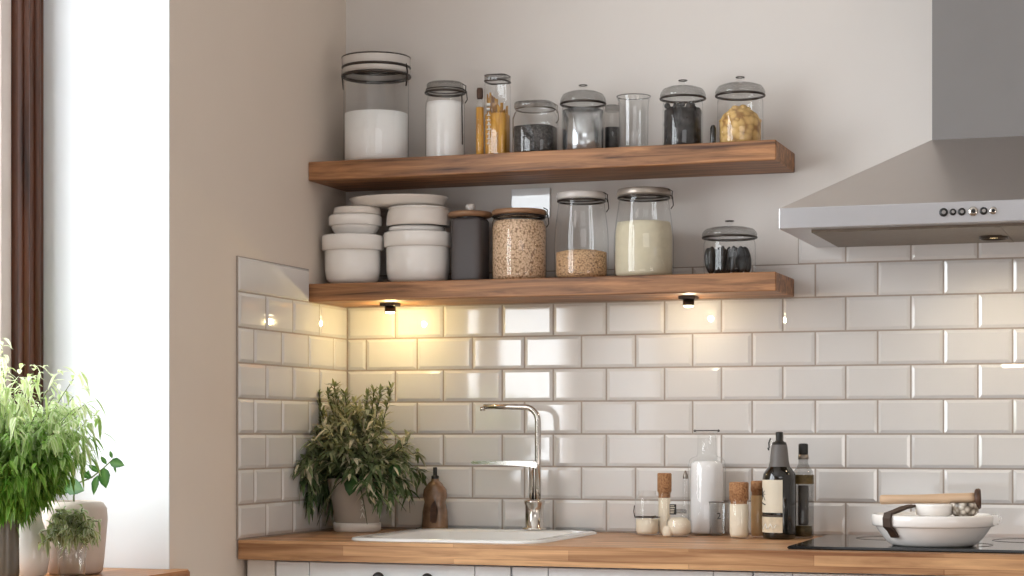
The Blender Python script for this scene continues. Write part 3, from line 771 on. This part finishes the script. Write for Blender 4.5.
# clear bottle with black cap
t = thing('clear_bottle', 'clear bottle with black cap and brown band beside the hob', 'bottle', (1.1895, -.125, ZC))
glass_body(t, [(.001, .001), (.021, .001), (.0235, .004), (.024, .010), (.024, .142), (.022, .152), (.013, .166), (.011, .172), (.011, .184)], seg=36, m='glassd')
LP('cap', [(.0105, .190), (.011, .191), (.011, .213), (.0095, .216), (.001, .2165)], M['black'], t, seg=24)
LP('collar', [(.0118, .180), (.0125, .182), (.0118, .191), (.001, .191)], M['metal'], t, seg=24)
wrap('label', .0244, .124, .145, 180, 360, M['goldlabel'], t)
LP('contents', [(.001, .003), (.018, .004), (.0205, .010), (.0205, .028), (.001, .0285)], M['goldlabel'], t, seg=24)
LP('inner_core', [(.001, .030), (.011, .030), (.012, .034), (.012, .120), (.001, .121)], M['grey_neck'], t, seg=24)

# ------------------------------------------------------------------ casserole on the hob and what is in it
PX, PY, PZ = 1.519, -.448, .9352
t = thing('casserole', 'low white casserole with thick rim standing on the hob', 'pot', (PX, PY, PZ))
LP('body', [(.001, .001), (.082, .0), (.090, .004), (.100, .014), (.111, .029), (.116, .037), (.118, .041)], M['white'], t, seg=56)
LP('rim', [(.117, .040), (.123, .041), (.1255, .044), (.1265, .0605), (.1245, .0645), (.119, .065), (.117, .0605), (.114, .053)], M['white'], t, seg=56)
LP('inset_lid', [(.116, .0545), (.108, .0585), (.06, .060), (.001, .0605)], M['greywhite'], t, seg=48)
bm = B()
pts = []
for i in range(9):
    a = i/8; pts.append((-.118+.058*a, -.075-.012*a, .030+.055*math.sin(PI*min(1, a*1.15)/1.6)+.004))
bmq = B()
# dark strap handle: runs up over the rim at the left and along the lid
def strip(bm, pts, w, th, across):
    ac = Vector(across).normalized(); prev = None
    for i, p in enumerate(pts):
        p = Vector(p); d = (Vector(pts[min(i+1, len(pts)-1)])-Vector(pts[max(i-1, 0)])).normalized(); n = d.cross(ac).normalized()
        cur = [bm.verts.new(p+s*ac*w/2+q*n*th/2) for s, q in ((-1, -1), (1, -1), (1, 1), (-1, 1))]
        if prev:
            for k in range(4): bm.faces.new((prev[k], prev[(k+1) % 4], cur[(k+1) % 4], cur[k]))
        else: bm.faces.new(cur[::-1])
        prev = cur
    bm.faces.new(prev)
    bmesh.ops.recalc_face_normals(bm, faces=bm.faces)
a = math.radians(232); ca, sa = math.cos(a), math.sin(a)
strip(bmq, [(r_*ca, r_*sa, z) for r_, z in ((.108, .020), (.1185, .034), (.1295, .042), (.1305, .0585), (.127, .068), (.117, .070), (.105, .073), (.085, .079), (.060, .083))], .021, .005, (-sa, ca, 0))
obj('strap_handle', bmq, M['leather'], t); bm.free()
bm = B(); prism(bm, [(.110, .043), (.134, .045), (.137, .053), (.136, .063), (.129, .066), (.112, .064)], -.022, .022, 'xz', .003); obj('lug', bm, M['white'], t)

t = thing('small_dish', 'small white dish with silvery patterned side lying in the casserole', 'dish', (PX+.006, PY-.034, PZ+.0616))
LP('dish', [(.001, .0), (.028, .0), (.036, .003), (.040, .022), (.0395, .026), (.036, .026), (.034, .020), (.028, .006), (.001, .005)], M['white'], t, seg=40)
t = thing('patterned_bowl', 'tiny silver patterned bowl beside the white dish in the casserole', 'bowl', (PX+.066, PY-.028, PZ+.0616))
LP('bowl', [(.001, 0), (.018, 0), (.026, .006), (.030, .018), (.030, .027), (.028, .029), (.026, .024), (.020, .008), (.001, .006)], M['rubble'], t, seg=36)
t = thing('wooden_masher', 'pale wooden masher with dark round end lying across the dishes in the casserole', 'utensil', (PX+.002, PY-.030, PZ+.0975))
t.rotation_euler = (0, math.radians(-1.6), math.radians(3))
bm = B()
prof = [(-.106, .0085, .011), (-.102, .010, .013), (-.06, .0095, .013), (-.02, .0092, .012), (.03, .0105, .013), (.07, .0105, .014), (.086, .011, .015)]
rings = [[bm.verts.new((x, wy*math.cos(2*PI*k/20), hz*math.sin(2*PI*k/20))) for k in range(20)] for x, hz, wy in prof]
for a_, b_ in zip(rings, rings[1:]):
    for k in range(20):
        f_ = bm.faces.new((a_[k], a_[(k+1) % 20], b_[(k+1) % 20], b_[k])); f_.smooth = True
bm.faces.new(rings[0][::-1]); bm.faces.new(rings[-1]); bmesh.ops.recalc_face_normals(bm, faces=bm.faces)
obj('handle', bm, M['spoon'], t)
bm = B(); lathe(bm, [(.001, -.006), (.018, -.006), (.021, -.003), (.0215, .003), (.019, .006), (.001, .0065)], 28)
bmesh.ops.rotate(bm, verts=bm.verts, matrix=Matrix.Rotation(PI/2, 3, 'Y')); bmesh.ops.translate(bm, verts=bm.verts, vec=(.0915, 0, -.002)); obj('head', bm, M['darkwood'], t)

# ------------------------------------------------------------------ soap bottle by the sink
t = thing('soap_bottle', 'brown amber soap bottle with black pump behind the sink', 'bottle', (.253, -.030, ZC))
t.location = (.258, -.042, ZC); 
LP('body', [(.001, .001), (.028, .001), (.0325, .004), (.034, .012), (.032, .045), (.0270, .07), (.031, .086), (.029, .100), (.0175, .116), (.010, .122), (.0095, .128)], M['amber'], t, seg=36, sy=.9)
LP('pump', [(.0095, .127), (.0095, .134), (.006, .1355), (.0052, .137), (.0052, .154), (.0045, .1555), (.001, .156)], M['black'], t, seg=20)
bm = B(); rnd = random.Random(8)
prism(bm, [(-.004, .016), (.014, .018), (.017, .05), (.010, .075), (.0, .062), (-.003, .04)], -.0300, -.024, 'xz', .0015); obj('label', bm, M['darkwood'], t)

# ------------------------------------------------------------------ foliage
def leaf(bm, cl, p, d, L, W, c_mid, c_edge, droop=.3, fold=.25, up=None, wide=.45):
    d = d.normalized(); up = (up or Vector((0, 0, 1)))
    s = d.cross(up)
    s = s.normalized() if s.length > 1e-4 else d.orthogonal().normalized()
    n = s.cross(d).normalized()
    rows = []
    for t_, w in ((0, .06), (.22, .75 if wide < .5 else .6), (wide+.05, 1.), (.78, .62), (1., .03)):
        c = p+d*L*t_-Vector((0, 0, 1))*droop*L*t_*t_
        ww = W*w*.5
        rows.append((c-s*ww+n*ww*fold, c, c+s*ww+n*ww*fold))
    vs = [[bm.verts.new(q) for q in r_] for r_ in rows]
    for a_, b_ in zip(vs, vs[1:]):
        for k in range(2):
            f_ = bm.faces.new((a_[k], a_[k+1], b_[k+1], b_[k])); f_.smooth = True
            for lp in f_.loops:
                lp[cl] = (c_mid if lp.vert in (a_[1], b_[1]) else c_edge)
def foliage():
    bm = B(); return bm, bm.loops.layers.float_color.new('Col')
def mix(a_, b_, k): return tuple(x*(1-k)+y*k for x, y in zip(a_, b_))
def C4(c, k=1.): return tuple(v*k for v in lin(c))+(1.,)
def rdir(rnd):
    while True:
        v = Vector((rnd.uniform(-1, 1), rnd.uniform(-1, 1), rnd.uniform(-1, 1)))
        if .05 < v.length < 1: return v.normalized()
def arc(p0, d, L, droop, n=7):
    pts = []
    for i in range(n+1):
        s = i/n; pts.append(Vector(p0)+d*L*s-Vector((0, 0, 1))*droop*L*s*s)
    return pts

# --- potted herb in the corner
HX, HY = .104, -.170
t = thing('potted_plant', 'bushy grey-green herb in a tapered stone pot by the sink corner', 'plant', (HX, HY, ZC))
pm_prof = [(.001, .012), (.050, .012), (.0525, .016), (.073, .124), (.0745, .128), (.0735, .131), (.070, .130), (.068, .118), (.001, .116)]
bm = B(); lathe(bm, pm_prof, 48); obj('pot', bm, M['pot'], t)
LP('saucer', [(.001, .001), (.052, .0), (.0575, .003), (.0585, .020), (.0575, .0225), (.0545, .0215), (.053, .008), (.001, .007)], M['greywhite'], t, seg=44)
LP('soil', [(.0675, .119), (.04, .122), (.001, .123)], M['soil'], t, seg=32)
glyph(t, .0655, [(300, .035, 304, .048, .0012), (304, .048, 308, .036, .0012), (300, .054, 307, .064, .0012), (308, .054, 302, .064, .0012), (301, .069, 306, .071, .0012), (306, .071, 302, .078, .0012)], M['inkwhite'])
bm, cl = foliage(); bs = B(); rnd = random.Random(21)
for k in range(210):
    a = rnd.uniform(0, 2*PI); el = rnd.uniform(.35, 1.55)
    d = Vector((math.cos(a)*math.cos(el)-.06, math.sin(a)*math.cos(el)*.85, math.sin(el)))
    if d.y > .45: d.y *= .5
    L = rnd.uniform(.16, .275)*(1.0 if el < 1 else .95)*(.86 if d.x > .3 else 1.)
    base = Vector((rnd.uniform(-.035, .03), rnd.uniform(-.035, .035), .122))
    dr = rnd.uniform(.3, .95)*(1.2-.55*el)
    pts = arc(base, d, L, dr, 8)
    pts = [Vector((min(.118, max(p.x, -HX+.02)), min(p.y, -HY-.02), max(p.z, .02))) for p in pts]
    tube(bs, pts, [.0013]*8+[.0006], 4)
    for i in range(1, len(pts)):
        for q in range(7):
            p = pts[i-1].lerp(pts[i], rnd.random())
            lim = (.142 if abs(p.x) < .06 and p.y < -.02 else .132-.07*max(0, min(1, (math.hypot(p.x, p.y)-.08)/.08))) if p.x > -.055 else .065
            if p.z < lim: continue
            dd = (pts[i]-pts[i-1]).normalized()*.8+rdir(rnd)*.7
            if abs(p.x) < .07 and p.y < -.02: dd.z = max(dd.z, -.15)
            h = max(0, min(1, (p.z-.10)/.15))
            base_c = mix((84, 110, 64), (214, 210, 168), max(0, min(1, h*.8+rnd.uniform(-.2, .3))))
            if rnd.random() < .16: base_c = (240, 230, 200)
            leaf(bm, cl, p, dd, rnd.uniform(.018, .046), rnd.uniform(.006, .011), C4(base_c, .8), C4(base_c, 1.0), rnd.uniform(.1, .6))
# upright sprigs at the crown
for sx, sz, a0 in ((-.060, .335, -.25), (-.02, .325, .1), (.045, .33, .25), (.085, .345, .5), (-.14, .325, -.5), (.06, .335, -.1), (-.09, .33, 0), (-.045, .345, 0), (.03, .32, 0)):
    pts = arc((sx*.4, 0, .14), Vector((sx*.75, -.02, sz-.14)).normalized(), (sz-.13), -.02, 6)
    tube(bs, pts, .0012, 4)
    for q in range(70):
        p = pts[-1].lerp(pts[2], rnd.random()**1.5*.9); dd = Vector((rnd.uniform(-1, 1), rnd.uniform(-.6, .6), rnd.uniform(.1, 1.1)))
        c_ = mix((116, 134, 80), (186, 186, 138), rnd.random())
        leaf(bm, cl, p, dd, rnd.uniform(.014, .030), .0064, C4(c_, .8), C4(c_), .1)
# a few broad ivy leaves trailing over the right of the pot
for (px, py, pz, dx, dz, L, W) in ((.028, -.078, .135, -.15, -.8, .045, .04), (.065, -.06, .118, .5, -.6, .046, .042), (.105, -.05, .165, .7, -.75, .036, .020), (.075, -.055, .128, -.1, -.9, .04, .034), (.045, -.066, .150, .3, -.7, .035, .028), (.120, -.05, .165, .6, -.8, .03, .018)):
    tube(bs, arc((.01, -.03, .14), Vector((px-.01, py+.03, pz-.14+.02)), 1., .02, 5), .0012, 4)
    c_ = (48, 84, 38)
    leaf(bm, cl, Vector((px, py, pz)), Vector((dx, -.35, dz)), L, W, C4((70, 110, 54)), C4(c_, .8), .1, .35, Vector((0, -1, .4)))
# long dark blades hanging at the left of the pot
for q in range(26):
    p = Vector((rnd.uniform(-.088, -.045), rnd.uniform(-.05, .03), rnd.uniform(.08, .17)))
    c_ = mix((48, 66, 38), (88, 108, 66), rnd.random())
    leaf(bm, cl, p, Vector((rnd.uniform(-.35, .15), rnd.uniform(-.3, .2), -1)), rnd.uniform(.04, .075), rnd.uniform(.006, .011), C4(c_, .8), C4(c_), .05)
for v in bm.verts:
    v.co.x = max(v.co.x, -HX+.012); v.co.y = min(v.co.y, -HY-.012); v.co.z = max(v.co.z, .004)
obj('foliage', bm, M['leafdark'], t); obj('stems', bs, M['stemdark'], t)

# --- window sill
ZS = .8835
# variegated bush in a grey vase at the left edge of the view
VX, VY = -.100, -1.37
t = thing('flower_vase', 'dark grey glass vase at the very left of the window sill', 'vase', (VX-.012, VY, ZS))
LP('vase', [(.001, .001), (.024, .001), (.030, .004), (.032, .02), (.031, .10), (.0325, .122), (.034, .128), (.032, .129), (.030, .12), (.028, .02), (.001, .008)], M['darkvase'], t)
bm = B(); ring(bm, .033, .127, .0035); obj('rim', bm, M['black'], t)
bm, cl = foliage(); bs = B(); rnd = random.Random(12)
root = Vector((-.012, 0, .11))
for k in range(520):
    a = rnd.uniform(0, 2*PI); el = math.asin(rnd.uniform(.22, 1.))
    d = Vector((math.cos(a)*math.cos(el)*.95, math.sin(a)*math.cos(el)*.85, math.sin(el)+.30)).normalized()
    L = rnd.uniform(.19, .485)*(1-.46*math.cos(el)**1.7)
    pts = arc(root+Vector((rnd.uniform(-.012, .012), rnd.uniform(-.012, .012), rnd.uniform(0, .04))), d, L, rnd.uniform(.15, .55), 8)
    keep = [p for p in pts if p.z > .10+1.15*math.hypot(p.x+.012, p.y) or math.hypot(p.x+.012, p.y) < .06]
    if len(keep) > 2: tube(bs, keep[:-1], .0008, 4)
    for i in range(2, len(pts)):
        for q in range(5):
            p = pts[i-1].lerp(pts[i], rnd.random())
            rr_ = math.hypot(p.x+.012, p.y)
            if p.z < .085+1.15*rr_*(.7+.3*rnd.random()) and rr_ > .045: continue
            dd = (pts[i]-pts[i-1]).normalized()*.6+rdir(rnd)*.9; dd.z -= .35
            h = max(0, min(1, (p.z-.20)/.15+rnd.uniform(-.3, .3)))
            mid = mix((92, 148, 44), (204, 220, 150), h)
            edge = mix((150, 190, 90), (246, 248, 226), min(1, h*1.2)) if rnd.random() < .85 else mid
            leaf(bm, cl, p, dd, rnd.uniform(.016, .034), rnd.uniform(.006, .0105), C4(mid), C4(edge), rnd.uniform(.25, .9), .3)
for m_ in (bm, bs):
    for v in m_.verts: v.co.x = max(v.co.x, -.20)
t = thing('leafy_bunch', 'big loose bunch of variegated green and white foliage by the window', 'plant', (VX, VY, ZS+.01))
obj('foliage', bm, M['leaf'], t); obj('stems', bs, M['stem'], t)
# white pitcher
t = thing('pitcher', 'white glossy jug behind the leaves on the window sill', 'jug', (-.150, -1.225, ZS))
LP('body', [(.001, .001), (.030, .001), (.038, .006), (.044, .04), (.040, .08), (.030, .112), (.028, .128), (.033, .142), (.031, .143), (.026, .128), (.001, .12)], M['white'], t)
bm = B(); tube(bm, [(-.028, 0, .128), (-.05, 0, .125), (-.062, 0, .10), (-.058, 0, .07), (-.042, 0, .05)], .005, 10); obj('handle', bm, M['white'], t)
# beige vase with eucalyptus
t = thing('vase', 'large beige ceramic vase on the sill beside the white reveal', 'vase', (-.113, -1.11, ZS))
LP('vase', [(.001, .001), (.050, .001), (.056, .006), (.059, .03), (.063, .075), (.066, .110), (.0645, .132), (.057, .144), (.046, .1475), (.044, .146), (.053, .137), (.057, .12), (.05, .02), (.001, .01)], M['beige'], t, seg=48)
bm, cl = foliage(); bs = B(); rnd = random.Random(31)
stem = [(0, 0, .10), (.004, -.01, .155), (.014, -.02, .182), (.055, -.025, .196), (.085, -.028, .216), (.105, -.03, .232)]
tube(bs, stem, [.0022, .002, .0018, .0016, .0014, .001], 6)
tube(bs, [(-.004, -.01, .165), (-.01, -.03, .185), (-.008, -.03, .2)], .0014, 5)
dk, lt = (52, 104, 46), (104, 150, 76)
for (px, py, pz, dx, dy, dz, L, W) in ((.018, -.03, .176, -1, -.2, .05, .05, .038), (.0, -.03, .178, .9, -.3, -.05, .052, .036), (.068, -.025, .200, -.15, -.2, -1, .036, .018), (.084, -.028, .215, .25, -.2, -1, .038, .028), (.098, -.03, .226, 1, -.1, -.05, .036, .022),
        (.09, -.028, .222, -.5, -.1, .8, .022, .010), (.104, -.03, .234, -.3, 0, 1., .018, .008), (.055, -.025, .194, -.8, -.2, .5, .03, .014), (.045, -.022, .19, .2, -.3, .9, .025, .012), (.072, -.026, .206, -.7, -.2, .6, .028, .012), (.108, -.03, .222, .3, 0, -1, .016, .006), (-.01, -.03, .184, -.6, -.3, .6, .03, .018)):
    leaf(bm, cl, Vector((px, py, pz)), Vector((dx, dy, dz)), L, W, C4(lt), C4(dk), .12, .3, Vector((0, -1, .35)), .42)
t = thing('eucalyptus_sprig', 'single sprig of round green leaves reaching right out of the beige vase', 'plant', (-.113, -1.11, ZS))
obj('leaves', bm, M['leaf'], t); obj('stem', bs, M['stem'], t)
SPRIG_X = .04
# small curly plant in glass in front of beige vase
t = thing('glass_tumbler', 'small clear tumbler holding curly variegated leaves in front of the beige vase', 'glass', (-.042, -1.238, ZS))
glass_body(t, [(.001, .002), (.020, .002), (.025, .005), (.028, .045), (.030, .088), (.0285, .088), (.0265, .045), (.0235, .010), (.001, .008)], m='glass')
bm, cl = foliage(); bs = B(); rnd = random.Random(17)
for k in range(85):
    a = rnd.uniform(0, 2*PI); el = rnd.uniform(.1, 1.4)
    d = Vector((math.cos(a)*math.cos(el)*.75, math.sin(a)*math.cos(el)*.75, math.sin(el)))
    pts = arc((rnd.uniform(-.01, .01), rnd.uniform(-.01, .01), .085), d, rnd.uniform(.04, .092), .4, 5)
    tube(bs, pts, .0009, 4)
    for i in range(1, len(pts)):
        for q in range(3):
            c_ = mix((170, 180, 120), (255, 255, 240), rnd.random())
            leaf(bm, cl, pts[i], rdir(rnd)+Vector((0, 0, .1)), rnd.uniform(.010, .022), rnd.uniform(.006, .010), C4((140, 160, 96)), C4(c_), rnd.uniform(.3, .9), .5)
for m_ in (bm, bs):
    for v in m_.verts: v.co.z = max(v.co.z, .008)
t = thing('curly_sprigs', 'small curly variegated sprigs in the tumbler before the beige vase', 'plant', (-.042, -1.238, ZS+.003))
obj('foliage', bm, M['leaf'], t); obj('stems', bs, M['stem'], t)

# ------------------------------------------------------------------ light
def lamp(name, kind, loc, energy, color, target=None, **kw):
    L = bpy.data.lights.new(name, kind); L.energy = energy; L.color = color
    for k, v in kw.items(): setattr(L, k, v)
    o = bpy.data.objects.new(name, L); COL.objects.link(o); o.location = loc
    if target is not None: o.rotation_euler = (Vector(target)-Vector(loc)).to_track_quat('-Z', 'Y').to_euler()
    return o
lamp('window_daylight', 'AREA', (-.62, -2.62, 1.75), 185, (.915, .96, 1.), (1., -2.62, 1.75), shape='RECTANGLE', size=3.4, size_y=2.0)
lamp('rear_fill', 'AREA', (2.5, -4.0, 2.55), 14, (.95, .97, 1.), (1.0, 0, 1.3), shape='RECTANGLE', size=1.8, size_y=1.0)  # added overhead fill for the back wall
lamp('low_fill', 'AREA', (1.6, -5.2, .55), 9, (.96, .98, 1.), (.9, 0, .8), shape='RECTANGLE', size=2.2, size_y=.8)  # added low fill that brightens cabinet and bowl fronts, no opening there
lamp('side_fill', 'AREA', (3.6, -2.6, .75), 15, (1., .96, .92), (0, -1.2, .9), shape='RECTANGLE', size=1.4, size_y=.9)  # fill added from the right to lift the lower left wall
for x, e, c_ in ((.172, 1.2, (1., .80, .36)), (.921, .5, (1., .85, .58))):
    lamp('shelf_spot', 'POINT', (x, -.120, 1.447), e, c_, shadow_soft_size=.006)
for x in (1.62, 1.95):
    lamp('hood_spot', 'SPOT', (x, -.20, 1.585), 2.2, (1., .84, .58), (x, -.16, 1.0), spot_size=math.radians(160), spot_blend=.8, shadow_soft_size=.025)
w = bpy.data.worlds.new('outside'); S.world = w; w.use_nodes = True
bg = w.node_tree.nodes['Background']
sky = w.node_tree.nodes.new('ShaderNodeTexSky'); sky.sky_type = 'HOSEK_WILKIE'; sky.turbidity = 6.; sky.sun_direction = (-.5, -.5, .6)
mixn = w.node_tree.nodes.new('ShaderNodeMix'); mixn.data_type = 'RGBA'; mixn.inputs[0].default_value = .8
w.node_tree.links.new(sky.outputs[0], mixn.inputs[6]); mixn.inputs[7].default_value = (1, 1, 1, 1)
w.node_tree.links.new(mixn.outputs[2], bg.inputs['Color']); bg.inputs['Strength'].default_value = 1.2

# ------------------------------------------------------------------ camera (level, shifted lens)
cd = bpy.data.cameras.new('camera'); cam = bpy.data.objects.new('camera', cd); COL.objects.link(cam)
cam.location = (2.0043, -4.6000, 1.166)
cam.rotation_euler = (PI/2, 0, math.radians(18.7277))
cd.sensor_width = 36; cd.lens = 69.271; cd.shift_y = 146/1024; cd.clip_start = .05
S.camera = cam
S.view_settings.view_transform = 'Standard'
S.view_settings.look = 'None'
S.view_settings.exposure = -0.14
